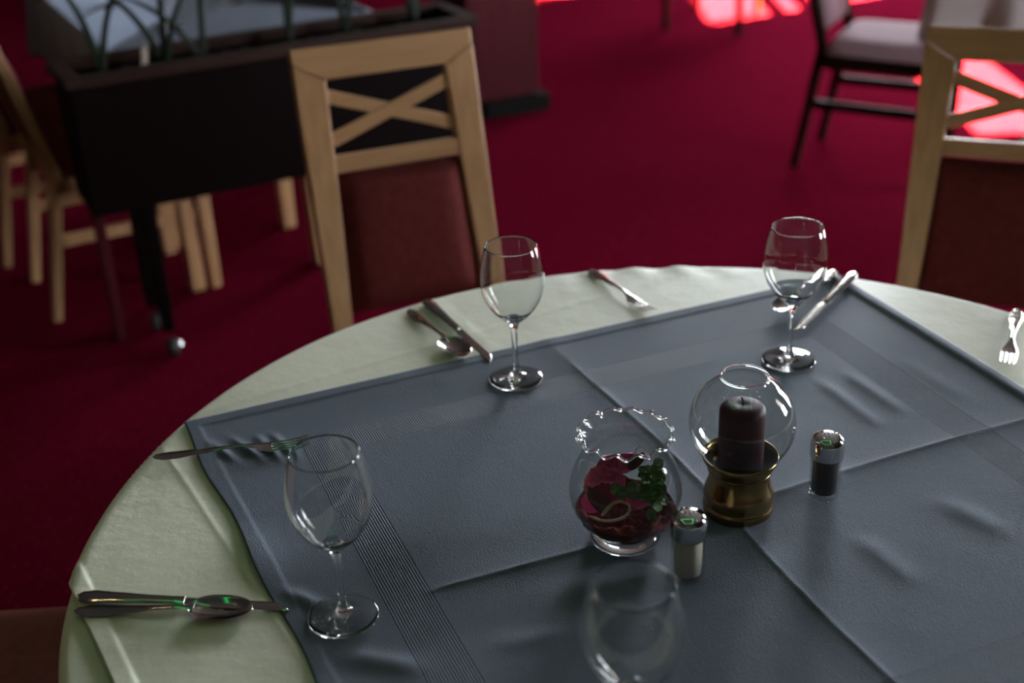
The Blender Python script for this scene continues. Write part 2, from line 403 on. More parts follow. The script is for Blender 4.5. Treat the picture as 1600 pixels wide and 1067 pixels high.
def round_cloth(name, z0, Rr, hang, seed, chord=None, amp=.0006):
    nphi, ns = 420, 230
    ph = np.linspace(0, 2*pi, nphi, endpoint=False)
    smax = np.full(nphi, Rr+hang)
    if chord:
        d = np.abs((ph-chord[0]+pi) % (2*pi)-pi)
        lim = np.where(d < R(80), chord[1]/np.maximum(np.cos(d), .05), 9); smax = np.minimum(smax, lim)
    q = np.linspace(0, 1, ns)**.75
    q[0] = .002
    Sg = smax[:, None]*q[None, :]; PH = np.repeat(ph[:, None], ns, 1)
    r, z = drop_path(Sg, Rr)
    over = np.maximum(Sg-Rr-.01, 0)
    fold = np.sin(PH*17+1.5*np.sin(PH*3))*.5+np.sin(PH*29+seed)*.3
    r = r+fold*np.minimum(over*.16, .025)+.10*over
    x, y = r*np.cos(PH), r*np.sin(PH)
    top = np.clip(1-over/.05, 0, 1)
    z = z+amp*vnoise(x, y, seed)*top
    # shallow puckers where the cloth turns over the rim
    pk = np.sin(PH*61+2*np.sin(PH*7))*sstep(.2, 1, np.sin(PH*5+.7)*.5+.5)
    z = z+.0022*pk*sstep(-.2, .9, np.sin(PH*3.3+2)+.5*np.sin(PH*9.1))*np.exp(-((Sg-(Rr-.030-.02*np.sin(PH*11)))/.022)**2)
    # pressed fold lines crossing the cloth
    for ang, off in ((R(119.1), .59), (R(29.1), 0.), (R(119.1), .0), (R(209.1), .50)):
        dd = x*cos(ang)+y*sin(ang)-off
        z = z+top*.0011*np.exp(-np.abs(dd)/.004)
    if chord:
        dd = chord[1]-(x*cos(chord[0])+y*sin(chord[0]))
        z = z+.0016*(1-sstep(.018, .023, dd))+.0006*np.sin((-x*sin(chord[0])+y*cos(chord[0]))*260)*(1-sstep(.012, .022, dd))
    V = np.stack([x, y, z+z0], -1).reshape(-1, 3)
    me = mesh_grid(nphi, ns, V, True)
    return link(name, me, CREAM, loc=(TC.x, TC.y, 0), solid=.0012)
CH = (R(209.1), .675)
c = round_cloth('undercloth', .7445, RT-.005, .34, 3)
tag(c, 'greenish cream undercloth hanging over the rim of the round table, below the hemmed cloth', 'tablecloth')
c = round_cloth('tablecloth', .748, RT, .27, 5, CH)
tag(c, 'cream tablecloth with a stitched hem, spread over the round table under the blue cloth', 'tablecloth')

TH = R(21.81)
OC = (.684, 1.0885)
def ab2w(a, b): return (a*cos(TH)-b*sin(TH), a*sin(TH)+b*cos(TH))
OW = ab2w(*OC)
FOLDS = [((1.018, 1.284), (1.02, 1.188), .0020, .011), ((.972, 1.286), (.972, 1.171), .0018, .011), ((1.112, 1.278), (1.115, 1.175), .0010, .014),
         ((.174, 1.499), (.188, 1.457), .0032, .006), ((.204, 1.493), (.219, 1.447), .0034, .006), ((.233, 1.482), (.243, 1.435), .0034, .006), ((.252, 1.48), (.261, 1.433), .003, .006),
         ((.80, .959), (.804, .886), .0022, .016), ((.932, .979), (.95, .913), .0025, .018), ((.368, .971), (.43, .964), .0025, .014),
         ((.225, 1.017), (.274, .979), .004, .014), ((.189, 1.149), (.211, 1.114), .004, .010), ((.851, 1.079), (.875, 1.14), .0022, .008)]
def overlay_z(a, b):
    """height of the blue cloth above the table, in its own (a,b) coordinates"""
    x = a*cos(TH)-b*sin(TH)-TC.x; y = a*sin(TH)+b*cos(TH)-TC.y
    _, zd = drop_path(np.hypot(x, y), RT+.004)
    z = .0022+zd+.00035*vnoise(x, y, 11, f0=7, f1=26)
    z = z+.0012*vnoise(x*1.0, y*1.0, 21, k=5, f0=9, f1=16)*sstep(.12, .3, np.abs(a-.62)+np.abs(b-1.2)*.6)*.6
    da = a-.692+.006*np.sin(b*9); db = b-1.086-.004*np.sin(a*8)
    z = z+.0019*np.exp(-np.abs(da)/.0030)*sstep(1.6, 1.4, b)+.0012*np.exp(-(da/.022)**2)
    z = z+.0026*np.exp(-np.abs(db)/.004)*sstep(.30, .36, a)+.0015*np.exp(-(db/.026)**2)*sstep(.28, .4, a)
    for (a0, b0), (a1, b1), h, wd in FOLDS:
        L = math.hypot(a1-a0, b1-b0); ux, uy = (a1-a0)/L, (b1-b0)/L
        t = (a-a0)*ux+(b-b0)*uy; d = (a-a0)*uy-(b-b0)*ux
        z = z+h*np.exp(-(d/wd)**2)*sstep(-.03, .02, t)*(1-sstep(L-.02, L+.03, t))
    # stitched hem round the edge, and the loose left edge
    de = np.minimum(np.minimum(a-(.146+.03*(1.567-b)/.56), 1.2026-a), np.minimum(1.577-b, b-.60))
    z = z+.0011*(1-sstep(.016, .020, de))+.0010*np.exp(-((de-.019)/.0016)**2)
    dl = a-(.146+.03*(1.567-b)/.56)
    z = z+np.maximum(0, np.sin(b*21+.8))*.0045*np.exp(-(dl/.035)**2)*sstep(1.5, 1.4, b)
    z = z+.0025*np.exp(-((1.2026-a-.012)/.008)**2)
    return z
na, nb = 380, 380
U = np.linspace(0, 1, na); Vv = np.linspace(0, 1, nb)
B_ = .60+(1.577-.60)*Vv[None, :]+0*U[:, None]
LA = .146+.03*(1.567-B_)/.56+.003*np.sin(B_*25)
A_ = LA+(1.2026-LA)*U[:, None]
Zo = overlay_z(A_, B_)
me = mesh_grid(na, nb, np.stack([A_-OC[0], B_-OC[1], Zo], -1).reshape(-1, 3), False)
ov = link('overlay_cloth', me, BLUE, loc=(OW[0], OW[1], .749), rot=(0, 0, TH), solid=.0011)
tag(ov, 'square slate blue cloth with corded border bands lying over the cream tablecloth', 'tablecloth')
def on_table(x, y, rad=0):
    """height of whatever cloth lies at (x,y)"""
    best = .7492
    for k in range(9 if rad else 1):
        px = x+(rad*cos(k*pi/4) if k else 0); py = y+(rad*sin(k*pi/4) if k else 0)
        a = px*cos(TH)+py*sin(TH); b = -px*sin(TH)+py*cos(TH)
        if .15 < a < 1.2 and .60 < b < 1.577: best = max(best, .749+float(overlay_z(np.array(a), np.array(b))))
    return best

# ------------------------------------------------------------------ wine glasses
def make_glass(label, group):
    g = thing('wine_glass', label, 'wine glass', group=group)
    o = smooth_prof([(.0085, .0895), (.0150, .0950), (.0245, .1040), (.0345, .1175), (.0412, .1325), (.0442, .1480), (.0440, .1630), (.0420, .1780), (.0385, .1940), (.0352, .2036)], 5)
    i = [(r-.0010, z+(.0012 if z < .11 else .0003 if z < .13 else 0)) for r, z in o[4:]][::-1]
    prof = o+[(.0349, .2041), (.0345, .2040)]+i[1:]+[(.009, .0975), (0, .0962)]
    lathe('bowl', prof, GLASS, g, n=72)
    st = smooth_prof([(.0060, .0120), (.0044, .0240), (.0040, .0450), (.0042, .0680), (.0054, .0820), (.0085, .0895)], 5)
    lathe('stem', st, GLASS, g, n=40)
    ft = [(0, .0004), (.030, .0), (.0360, .0002), (.0377, .0012), (.0376, .0021), (.0362, .0030)]+smooth_prof([(.030, .0040), (.020, .0054), (.0125, .0074), (.0082, .0096), (.0060, .0120)], 4)
    lathe('foot', ft, GLASS, g, n=72)
    return g
GW = [((-.1903, 1.0936), 'empty wine glass at left, standing beside the fork on the blue cloth'),
      ((.0036, 1.6020), 'empty wine glass at the far side, right of the rim knife and spoon'),
      ((.3928, 1.6246), 'empty wine glass at far right, in front of the broad-bladed knife'),
      ((.0925, .8680), 'blurred empty wine glass nearest the camera, in front of the salt shaker')]
g0 = None
for (x, y), lab in GW:
    if g0 is None: g0 = make_glass(lab, 'wine glasses on the round table'); o = g0
    else: o = dup(g0, lab)
    o.location = (x, y, on_table(x, y, .03)+.0004)

# ------------------------------------------------------------------ cutlery (local: handle end at x=0, pointing +x)
def ribbon(st, nw=9, crown=.0, cup=None):
    """closed strip: stations (x, halfwidth, zcentre, thickness); cup(x)->depth of hollow"""
    P = []
    for x, hw, z, t in st:
        row = []
        for j in range(nw):
            s = -1+2*j/(nw-1); d = cup(x)*(1-s*s) if cup else 0
            row.append((x, hw*s, z+t/2*(1-.75*s*s)+crown*(1-s*s)-d))
        for j in range(nw-2, 0, -1):
            s = -1+2*j/(nw-1); d = cup(x)*(1-s*s) if cup else 0
            row.append((x, hw*s, z-t/2*(1-.75*s*s)-d))
        row.append(row[0]); P.append(row)
    m = MB(); m.grid(P)
    n = len(P[0]); m.f.append(tuple(range(n-1))); e = (len(P)-1)*n; m.f.append(tuple(range(e+n-2, e-1, -1)))
    return m
def interp(tbl, n):
    xs = np.linspace(0, 1, n); xs = .5-.5*np.cos(pi*xs); t = np.array(tbl); x = t[0, 0]+(t[-1, 0]-t[0, 0])*xs
    out = []
    for xi in x:
        k = min(max(np.searchsorted(t[:, 0], xi)-1, 0), len(t)-2); u = (xi-t[k, 0])/(t[k+1, 0]-t[k, 0]); u = u*u*(3-2*u) if True else u
        out.append([xi]+[t[k, c]+(t[k+1, c]-t[k, c])*u for c in range(1, t.shape[1])])
    return out
HANDLE = [(0, .0010, .0034, .0016), (.004, .0062, .0030, .0022), (.014, .0095, .0026, .0026), (.030, .0100, .0030, .0028), (.060, .0066, .0052, .0032), (.095, .0038, .0082, .0036)]
def make_fork(label, group):
    t = thing('fork', label, 'fork', group=group)
    st = interp(HANDLE+[(.115, .0036, .0088, .0034), (.128, .0060, .0070, .0028), (.140, .0105, .0045, .0022), (.152, .0122, .0036, .0020)], 46)
    ribbon(st).build('handle', STEEL, t)
    for k in range(4):
        y = (-1.5+k)*.0066
        s2 = interp([(.148, .0024, .0037, .0020), (.170, .0021, .0045, .0019), (.186, .0017, .0070, .0016), (.1955, .0012, .0098, .0012), (.200, .0004, .0116, .0006)], 16)
        m = ribbon(s2, 5); 
        for v in m.v: v.y += y*(1-.10*max(0, (v.x-.15)/.05))
        m.build('tine', STEEL, t)
    return t
def make_spoon(label, group):
    t = thing('spoon', label, 'spoon', group=group)
    st = interp(HANDLE+[(.112, .0035, .0092, .0036), (.124, .0042, .0092, .0030), (.132, .0050, .0090, .0022)], 40)
    ribbon(st).build('handle', STEEL, t)
    bow = []
    L0, L1 = .126, .196
    for k in range(37):
        u = k/36; u = .5-.5*cos(pi*u); x = L0+(L1-L0)*u
        hw = .0205*(max(0, 1-abs(2*u-1.0)**2.3))**.5*(1+.10*(.5-u)) if 0 < u < 1 else 0
        hw = max(hw, .0006 if u > .5 else .0042)
        bow.append((x, hw, .0098-.0010*u, .0014))
    def cup(x):
        u = min(max((x-L0)/(L1-L0), 0), 1); return .0085*(max(0, 4*u*(1-u)))**.75
    ribbon(bow, 17, cup=cup).build('bowl', STEEL, t)
    return t
def make_knife(label, group):
    t = thing('table_knife', label, 'knife', group=group)
    st = interp([(0, .0030, .0042, .0040), (.005, .0085, .0042, .0060), (.018, .0108, .0044, .0074), (.045, .0094, .0044, .0074), (.085, .0074, .0044, .0070), (.112, .0070, .0044, .0066), (.122, .0072, .0044, .0058)], 36)
    ribbon(st).build('handle', STEEL, t)
    P = []
    for k in range(33):
        u = k/32; x = .121+.119*u
        y0 = -.0078+.0022*max(0, 1-u*7)*1.2-.002*u*(1-u)      # cutting edge
        y1 = .0072-.0010*u
        if u > .80: q = (u-.80)/.20; y1 -= .0128*q**2.2
        hw = (y1-y0)/2
        P.append((x, max(hw, .0006), .0034, .0020, (y0+y1)/2))
    m = ribbon([p[:4] for p in P], 7)
    per = len(m.v)//33
    for k, p in enumerate(P):
        for j in range(per): m.v[k*per+j].y += p[4]
    m.build('blade', STEEL, t)
    return t
def lay(o, p, q, zlift=0., scale=None):
    """lay a piece of cutlery with its handle end at p, pointing at q"""
    d = (q[0]-p[0], q[1]-p[1]); L = math.hypot(*d); ux, uy = d[0]/L, d[1]/L
    zs = [on_table(p[0]+ux*s, p[1]+uy*s) for s in np.linspace(.01, .19, 10)]
    o.location = (p[0], p[1], max(zs)+.0004+zlift); o.rotation_euler = (0, 0, math.atan2(uy, ux))
FG = 'forks on the round table'; KG = 'knives on the round table'; SG = 'spoons on the round table'
forks = [((-.467, 1.423), (-.262, 1.441), 'silver fork at left, tips behind the wine glass by the fork-wrinkled blue corner'),
         ((.134, 1.967), (.214, 1.792), 'silver fork lying alone on the far cream rim between the two far glasses'),
         ((.7665, 1.754), (.690, 1.585), 'silver fork cut by the right side of the photo')]
f0 = None
for p, q, lab in forks:
    if f0 is None: f0 = make_fork(lab, FG); o = f0
    else: o = dup(f0, lab)
    lay(o, p, q)
knives = [((-.487, 1.146), (-.249, 1.114), 'dark table knife at left, behind the spoon near the hemmed edge'),
          ((-.136, 1.871), (-.026, 1.655), 'dark table knife on the far rim left of the middle glass'),
          ((.556, 1.900), (.420, 1.702), 'bright table knife at the far right corner of the blue cloth')]
k0 = None
for p, q, lab in knives:
    if k0 is None: k0 = make_knife(lab, KG); o = k0
    else: o = dup(k0, lab)
    lay(o, p, q)
spoons = [((-.484, 1.122), (-.288, 1.108), 'silver spoon at left with green reflection, lying before a knife'),
          ((-.160, 1.840), (-.070, 1.672), 'silver spoon on the far rim, beside a knife left of the middle glass'),
          ((.527, 1.912), (.402, 1.760), 'silver spoon behind the far right wine glass, partly seen through its bowl')]
s0 = None
for p, q, lab in spoons:
    if s0 is None: s0 = make_spoon(lab, SG); o = s0
    else: o = dup(s0, lab)
    lay(o, p, q)

# ------------------------------------------------------------------ salt and pepper
def make_shaker(name, label, fill_name, fill_mat, loc, level):
    t = thing(name, label, 'shaker', loc, group='salt and pepper shakers')
    rb = .0180
    lathe('glass_body', [(0, .0012), (.014, .0004), (rb-.002, .0), (rb, .0022), (rb, .050), (rb-.0015, .055), (.0160, .058), (.0145, .058), (.0158, .054), (rb-.0018, .049), (rb-.0018, .006), (.013, .0045), (0, .0045)], THIN, t, n=48)
    lathe(fill_name, [(0, .0052), (.0125, .0053), (rb-.0028, .0080), (rb-.0028, level-.002), (rb-.004, level), (.006, level+.001), (0, level+.0012)], fill_mat, t, n=40)
    cp = lathe('cap', [(.0192, .0545), (.0196, .0550), (.0196, .0735), (.0188, .0768), (.0165, .0800), (.012, .0826), (.006, .0838), (0, .0841)], CHROME, t, n=56, solid=.0009)
    m = MB()
    for x, y in ((0, 0), (.0045, 0), (-.0045, 0), (0, .0045), (0, -.0045)):
        m.tube([(x, y, .0834), (x, y, .0844-.0002*(abs(x)+abs(y) > 0))], .0008, n=8)
    m.build('pour_hole', BLACK, cp)
    return t
p = (.1812, 1.1412); make_shaker('salt_shaker', 'salt shaker full of white salt with a chrome cap, by the flower vase', 'salt', SALT, (*p, on_table(*p, .015)+.0003), .0525)
p = (.3632, 1.2851); make_shaker('pepper_shaker', 'pepper shaker full of dark pepper with a chrome cap, right of the candle', 'pepper', PEPPER, (*p, on_table(*p, .015)+.0003), .0530)

# ------------------------------------------------------------------ candle in brass holder with a glass globe
CP = (.2571, 1.2620); cz = on_table(*CP, .03)+.0003
t = thing('candle_holder', 'waisted brass candle holder carrying the glass globe, at the table centre', 'candle holder', (*CP, cz))
lathe('pedestal', smooth_prof([(0, .001), (.036, .0), (.0405, .003), (.0410, .008), (.0395, .0125), (.0403, .018), (.0400, .026), (.0375, .034), (.0352, .044), (.0352, .052), (.0375, .058), (.0405, .064), (.0432, .069)], 4)
      + [(.0438, .0715), (.0434, .0735), (.0420, .0738), (.0400, .070), (.036, .060), (.034, .0515), (0, .0515)], BRASS, t, n=80)
lathe('ring', [(.0362, .0535), (.0372, .0543), (.0376, .0556), (.0368, .0566)], BRASS, t, n=64)
cd_ = thing('candle', 'thick burgundy pillar candle standing inside the glass globe', 'candle', (*CP, cz+.0522))
lathe('wax', [(0, 0), (.0255, 0), (.0262, .001), (.0262, .078), (.0254, .082), (.0225, .0852), (.015, .0872), (.007, .0878), (.004, .087), (0, .0862)], WAX, cd_, n=56)
MB().tube([(0, 0, .086), (.0004, .0003, .090), (-.0012, .0002, .0945), (-.0028, -.0004, .0975)], [.0011, .0011, .001, .0008], n=8).build('wick', WICK, cd_)
gl = thing('glass_globe', 'clear round glass globe shade resting on the brass holder around the candle', 'candle shade', (*CP, cz))
pr = []
RG, ZG = .0605, .1165
for k in range(0, 41):
    a = -R(49)+R(49+63)*k/40; pr.append((RG*cos(a), ZG+RG*sin(a)))
neck = [(.0266, .1712), (.0262, .1735)]
outer = pr+neck
inner = [(r-.0011, z) for r, z in outer][::-1]
lathe('globe', outer+[(.0264, .1752), (.0256, .1756)]+inner, THIN, gl, n=80)
m = MB(); m.tube([(.0265*cos(2*pi*k/72), .0265*sin(2*pi*k/72), .1756) for k in range(73)], .0011, n=10, cap=False); m.build('rim', GLASS, gl)

# ------------------------------------------------------------------ ruffled vase with silk flower
VP = (.1200, 1.2130); vz = on_table(*VP, .03)+.0003
va = thing('glass_vase', 'clear fishbowl glass vase with a ruffled rim holding flowers', 'vase', (*VP, vz))
def ruffle(r, z, ph):
    k = sstep(.124, .139, z)
    return r+.0020*float(k)*sin(14*ph), z+.0022*float(k)*cos(14*ph+.6)
outer = smooth_prof([(.0385, .0), (.0400, .003), (.0392, .008), (.0375, .012), (.0415, .0170), (.0520, .0300), (.0600, .046), (.0632, .063), (.0610, .081), (.0545, .099), (.0480, .112), (.0458, .121), (.0475, .129), (.0525, .137)], 5)
inner = [(r-.0014, z) for r, z in outer if z > .017][::-1]
lathe('bowl', outer+[(.0525, .1375)]+inner+[(.038, .0158), (0, .0150)], THIN, va, n=112, wave=ruffle)
m = MB(); pts = []
for k in range(281):
    ph = 2*pi*k/280; r, z = ruffle(.0520, .139, ph); pts.append((r*cos(ph), r*sin(ph), z-.0012))
m.tube(pts, .0017, n=10, cap=False).build('rim', GLASS, va)
lathe('foot', [(0, .0005), (.034, .0), (.0385, .0), (.0402, .0030), (.0392, .0085), (.0372, .0125), (.030, .0142), (0, .0145)], GLASS, va, n=72)
def lumpy(r, z, ph):
    if z < .030 or r > .055: return r, z
    return r, z+.0022*sin(7*ph+r*300)+.0020*sin(13*ph-r*210)+.0015*sin(29*ph+r*500)
gr = lathe('granules', smooth_prof([(0, .0165), (.036, .0172), (.0405, .0195), (.0500, .0305), (.0560, .0395), (.0535, .0425), (.045, .041), (.030, .040), (.015, .040), (0, .041)], 4), GRAIN, None, n=72, wave=lumpy, loc=(*VP, vz))
tag(gr, 'dark red decorative granules filling the bottom of the ruffled vase', 'granules', kind='stuff')
def petal(mat, parent, name, base, tip, width, curl, nrm, n=9):
    """a cupped leaf from base to tip"""
    base, tip, nrm = Vector(base), Vector(tip), Vector(nrm).normalized(); ax = tip-base; L = ax.length; ax.normalize()
    sd = ax.cross(nrm).normalized(); nrm = sd.cross(ax); P = []
    for i in range(n+1):
        u = i/n; hw = width*(sin(pi*min(u*.82+.10, 1))**.8)
        if u > .86: hw *= max(0.08, 1-(u-.86)/.14*.75)
        row = []
        for j in range(7):
            s = -1+j/3
            row.append(base+ax*(L*u)+sd*(hw*s)+nrm*(curl*(u*u-.0)+width*.38*s*s-width*.05*sin(9*u+3*s)))
        P.append(row)
    return MB().grid(P).build(name, mat, parent, solid=.0006, sub=1)
fl = thing('silk_flower', 'magenta silk flower with a dark red leaf inside the ruffled vase', 'flower', (*VP, vz))
rs = random.Random(4)
fc = Vector((-.026, -.004, .074))
for k in range(6):                                   # outer petals
    a = k*pi/3+.2; d = Vector((cos(a), .55*sin(a), .85*sin(a)+.18)); d.normalize()
    petal(PETAL, fl, 'petal', fc+d*.004, fc+d*(.026+rs.random()*.004)*(.86 if d.x < -.4 else 1), .0165, .006, (.1, -.9, .5))
for k in range(5):                                   # inner cup
    a = k*2*pi/5+.5; d = Vector((cos(a), -.35, sin(a)+.25)); d.normalize()
    petal(PETAL, fl, 'petal', fc+Vector((0, -.006, 0)), fc+Vector((0, -.006, 0))+d*.019, .012, .005, (0, -1, .3))
petal(PETAL, fl, 'petal', (-.012, .0, .090), (.008, .004, .112), .013, .004, (.2, -1, .3))
petal(PETAL, fl, 'petal', (-.010, .002, .088), (-.026, .006, .109), .018, .004, (-.2, -1, .3))
petal(PETAL, fl, 'petal', (-.034, -.006, .060), (-.046, -.014, .046), .012, .003, (-.3, -1, .2))
petal(PETAL, fl, 'petal', (.000, -.014, .066), (.024, -.022, .060), .011, .003, (.2, -1, .3))
petal(DPETAL, fl, 'leaf', (-.018, -.028, .050), (-.044, -.026, .092), .0105, .004, (-.2, -1, .2))['label'] = 'long dark red leaf'
petal(DPETAL, fl, 'leaf', (.002, -.004, .094), (.018, -.006, .120), .0085, .003, (.3, -1, .2))
MB().tube([(-.026, .004, .070), (-.018, .006, .058), (-.008, .004, .044)], .0016, n=8).build('stem', GREEN, fl)
sp = thing('leaf_sprig', 'green sprig of small round leaves at the right inside the vase', 'leaf sprig', (*VP, vz))
MB().tube([(.020, -.004, .044), (.026, -.008, .062), (.028, -.010, .082), (.022, -.012, .096), (.012, -.014, .098)], [.0012]*4+[.0007], n=7).build('stem', GREEN, sp)
for k in range(58):
    u = rs.random()
    if k < 16: c0 = Vector((-.016+.042*rs.random(), -.026-.010*rs.random(), .074+.016*rs.random()))
    elif k < 34: c0 = Vector((.016+.026*rs.random(), -.024+.030*rs.random(), .080+.020*rs.random()))
    else: c0 = Vector((.020+.026*rs.random(), -.028+.030*rs.random(), .044+.036*rs.random()))
    rr = math.hypot(c0.x, c0.y)
    lim = .046 if c0.z > .085 else .050
    if rr > lim-.008: c0.x *= (lim-.010)/rr; c0.y *= (lim-.010)/rr
    a = rs.random()*2*pi; d = Vector((cos(a), -.3*rs.random(), sin(a)*.8)).normalized()
    petal(GREEN, sp, 'leaf', c0-d*.005, c0+d*(.007+.003*rs.random()), .0062, .0015, (rs.uniform(-.5, .5), -1, rs.uniform(0, .9)), n=5)
ra = MB().tube([(-.044, -.026, .050), (-.034, -.038, .050), (-.018, -.044, .052), (-.004, -.044, .057), (.003, -.041, .066), (-.002, -.040, .074), (-.012, -.039, .076), (-.020, -.038, .070), (-.026, -.038, .062), (-.030, -.036, .054)],
               [.0014, .0016, .0018, .0018, .0018, .0018, .0018, .0020, .0022, .0016], n=8).build('raffia_loop', RAFFIA, sub=1, loc=(*VP, vz))
tag(ra, 'pale raffia loop curled at the front inside the vase', 'raffia')
cu = MB().tube([(.010, .006, .100), (.012, .004, .116), (.018, .002, .122), (.022, .002, .116), (.020, .002, .110), (.026, .004, .106), (.028, .004, .098)], .0008, n=7).build('raffia_curl', RAFFIA, sub=1, loc=(*VP, vz))
tag(cu, 'thin pale raffia curl standing up behind the green leaves in the vase', 'raffia')

# ------------------------------------------------------------------ chairs
LEAN = R(14)
def make_chair(label, group):
    t = thing('dining_chair', label, 'chair', group=group)
    W, SW, A, Bv, Cv = .3715, .0625, .0648, .2124, .2475
    ZT, YT = 1.0045, .338
    def fn(u, v, d):     # u across, v down from the top along the back, d towards the sitter
        return Vector((u, YT-v*sin(LEAN)-d*cos(LEAN), ZT-v*cos(LEAN)+d*sin(LEAN)))
    h = W/2; g = .0007
    MB().prism([(-h, 0), (-h, .030-g), (-h+SW, A-g), (h-SW, A-g), (h, .030-g), (h, 0)], fn, -.014, .014).build('top_rail', WOODX, t, bevel=.0035, smooth=False)
    VS = (ZT-.44)/cos(LEAN)
    for s in (-1, 1):
        poly = [(s*h, .030+g), (s*h, VS), (s*(h-SW*.62), VS), (s*(h-SW*.84), .33), (s*(h-SW), A+g)]
        if s > 0: poly = poly[::-1]
        MB().prism(poly, fn, -.015, .015).build('back_post', WOOD, t, bevel=.003, smooth=False)
        b = fn(s*(h-.022), VS-.004, 0)
        MB().bar((b.x, b.y, b.z), (s*(h-.022), b.y+.075, 0), .040, .030, .034, .028).build('rear_leg', WOOD, t, bevel=.004, smooth=False)
        MB().bar((s*.185, -.195, .425), (s*.188, -.200, 0), .042, .030, .042, .030).build('front_leg', WOOD, t, bevel=.004, smooth=False)
        MB().bar((s*.175, -.185, .24), (s*.168, .215, .24), .020, .020, .034, .034).build('stretcher', WOOD, t, bevel=.003, smooth=False)
    MB().prism([(-h+SW*.9, Bv), (-h+SW*.9, Cv), (h-SW*.9, Cv), (h-SW*.9, Bv)], fn, -.012, .012).build('middle_rail', WOODX, t, bevel=.003, smooth=False)
    wi = h-SW+.004
    for s, d0 in ((1, -.007), (-1, -.003)):
        y0, y1, hh = A+.030, Bv-.030, .0135
        p0, p1 = (-s*wi, y0), (s*wi, y1); dx, dy = p1[0]-p0[0], p1[1]-p0[1]; L = math.hypot(dx, dy); nx, ny = -dy/L*hh, dx/L*hh
        poly = [(p0[0]+nx, p0[1]+ny), (p0[0]-nx, p0[1]-ny), (p1[0]-nx, p1[1]-ny), (p1[0]+nx, p1[1]+ny)]
        MB().prism(poly, fn, d0, d0+.011).build('cross_slat', WOODX, t, bevel=.002, smooth=False)
    # upholstered lower back
    pw = h-SW*.82; P = []
    for i in range(15):
        v = Cv+.004+(VS-.05-Cv)*i/14; row = []
        for j in range(13):
            u = -1+j/6; e = (1-abs(u)**6)*(1-abs(2*i/14-1)**8)
            row.append(fn(u*(pw+(.010*i/14)), v, -.010+.042*max(e, 0)**.6))
        P.append(row)
    bp = MB().grid(P)
    n0 = len(bp.v); P2 = [[fn((-1+j/6)*(pw+.010*i/14), Cv+.004+(VS-.05-Cv)*i/14, -.0115) for j in range(13)] for i in range(15)]
    bp.grid([r[::-1] for r in P2]); bp.build('back_pad', PAD, t)
    # seat
    P = []
    for i in range(17):
        y = -.225+.42*i/16; row = []
        for j in range(17):
            u = -1+j/8; e = (1-abs(u)**10)*(1-abs(2*i/16-1)**10); w_ = .212-.020*i/16
            c = 1-.06*(abs(u)**8)*(abs(2*i/16-1)**8)
            row.append((u*w_*c, y, .428+.048*max(e, 0)**.45+.006*(1-u*u)))
        P.append(row)
    se = MB().grid(P); se.grid([[(p[0], p[1], .427) for p in row][::-1] for row in P]); se.build('seat', PAD, t)
    fr = MB()
    for lo, hi in (((-.19, -.205, .375), (.19, -.180, .427)), ((-.17, .175, .375), (.17, .200, .427)), ((-.195, -.18, .375), (-.172, .175, .427)), ((.172, -.18, .375), (.195, .175, .427))): fr.box(lo, hi)
    fr.build('seat_frame', WOODX, t, bevel=.003, smooth=False)
    return t
CG = 'dining chairs with cross backs'
ch = make_chair('light wooden cross-back dining chair at the middle, beyond the round table before the planter', CG)
ch.location = (-0.1185, 2.2412, 0); ch.rotation_euler = (0, 0, .3567)
dup(ch, 'cross-back dining chair at the right with shaded front and bright top edge', (.8835, 2.113, 0), -.355)
dup(ch, 'brown-red padded chair seat at the lower left, pushed to the round table', (-.735, 1.312, 0), R(90), mats={PAD: PADBROWN})
dup(ch, 'chair with a pale pink seat and dark legs by the draped table', (1.378, 4.51, 0), R(60), mats={PAD: PADPALE, WOOD: DARKCHAIR, WOODX: DARKCHAIR})
dup(ch, 'chair at the far left nearest the planter, facing the laid table, with pale legs', (-1.165, 3.71, 0), R(118))
dup(ch, 'chair at the far left edge behind the other pale-legged chair', (-1.45, 4.13, 0), R(118))
dup(ch, 'dark far chair in the sun patch, only its thin legs in view at the top', (1.10, 6.68, 0), R(-25), mats={WOOD: DARKCHAIR, WOODX: DARKCHAIR})

# ------------------------------------------------------------------ planter divider
AL = math.atan2(.497, .9825); pc = Vector((-1.0525, 3.1085)); PL, PD = 1.10, .214
pl = thing('planter', 'long dark wooden planter box on castors, dividing the tables behind the middle chair', 'planter', (pc.x, pc.y, 0), AL)
zb, zt = .44, .80
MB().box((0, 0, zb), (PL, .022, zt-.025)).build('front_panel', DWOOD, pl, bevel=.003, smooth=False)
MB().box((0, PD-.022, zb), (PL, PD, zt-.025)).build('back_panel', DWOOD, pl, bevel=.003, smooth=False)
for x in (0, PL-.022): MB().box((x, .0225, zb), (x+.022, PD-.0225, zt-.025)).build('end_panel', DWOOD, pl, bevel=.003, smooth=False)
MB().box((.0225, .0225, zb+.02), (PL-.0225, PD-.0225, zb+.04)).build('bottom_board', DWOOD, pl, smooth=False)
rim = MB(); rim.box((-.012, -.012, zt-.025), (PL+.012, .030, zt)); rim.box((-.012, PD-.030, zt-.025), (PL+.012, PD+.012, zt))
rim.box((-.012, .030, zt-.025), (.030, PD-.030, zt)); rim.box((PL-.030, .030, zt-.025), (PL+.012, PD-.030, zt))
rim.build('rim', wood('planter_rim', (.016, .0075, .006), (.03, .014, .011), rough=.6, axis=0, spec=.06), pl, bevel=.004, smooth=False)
P = [[(.0225+(PL-.045)*i/60, .0225+(PD-.045)*j/12, zt-.045+.008*sin(i*1.7+j)+.006*sin(i*.7-2*j)) for j in range(13)] for i in range(61)]
so = MB().grid(P).build('soil', SOIL, pl); so['kind'] = 'stuff'
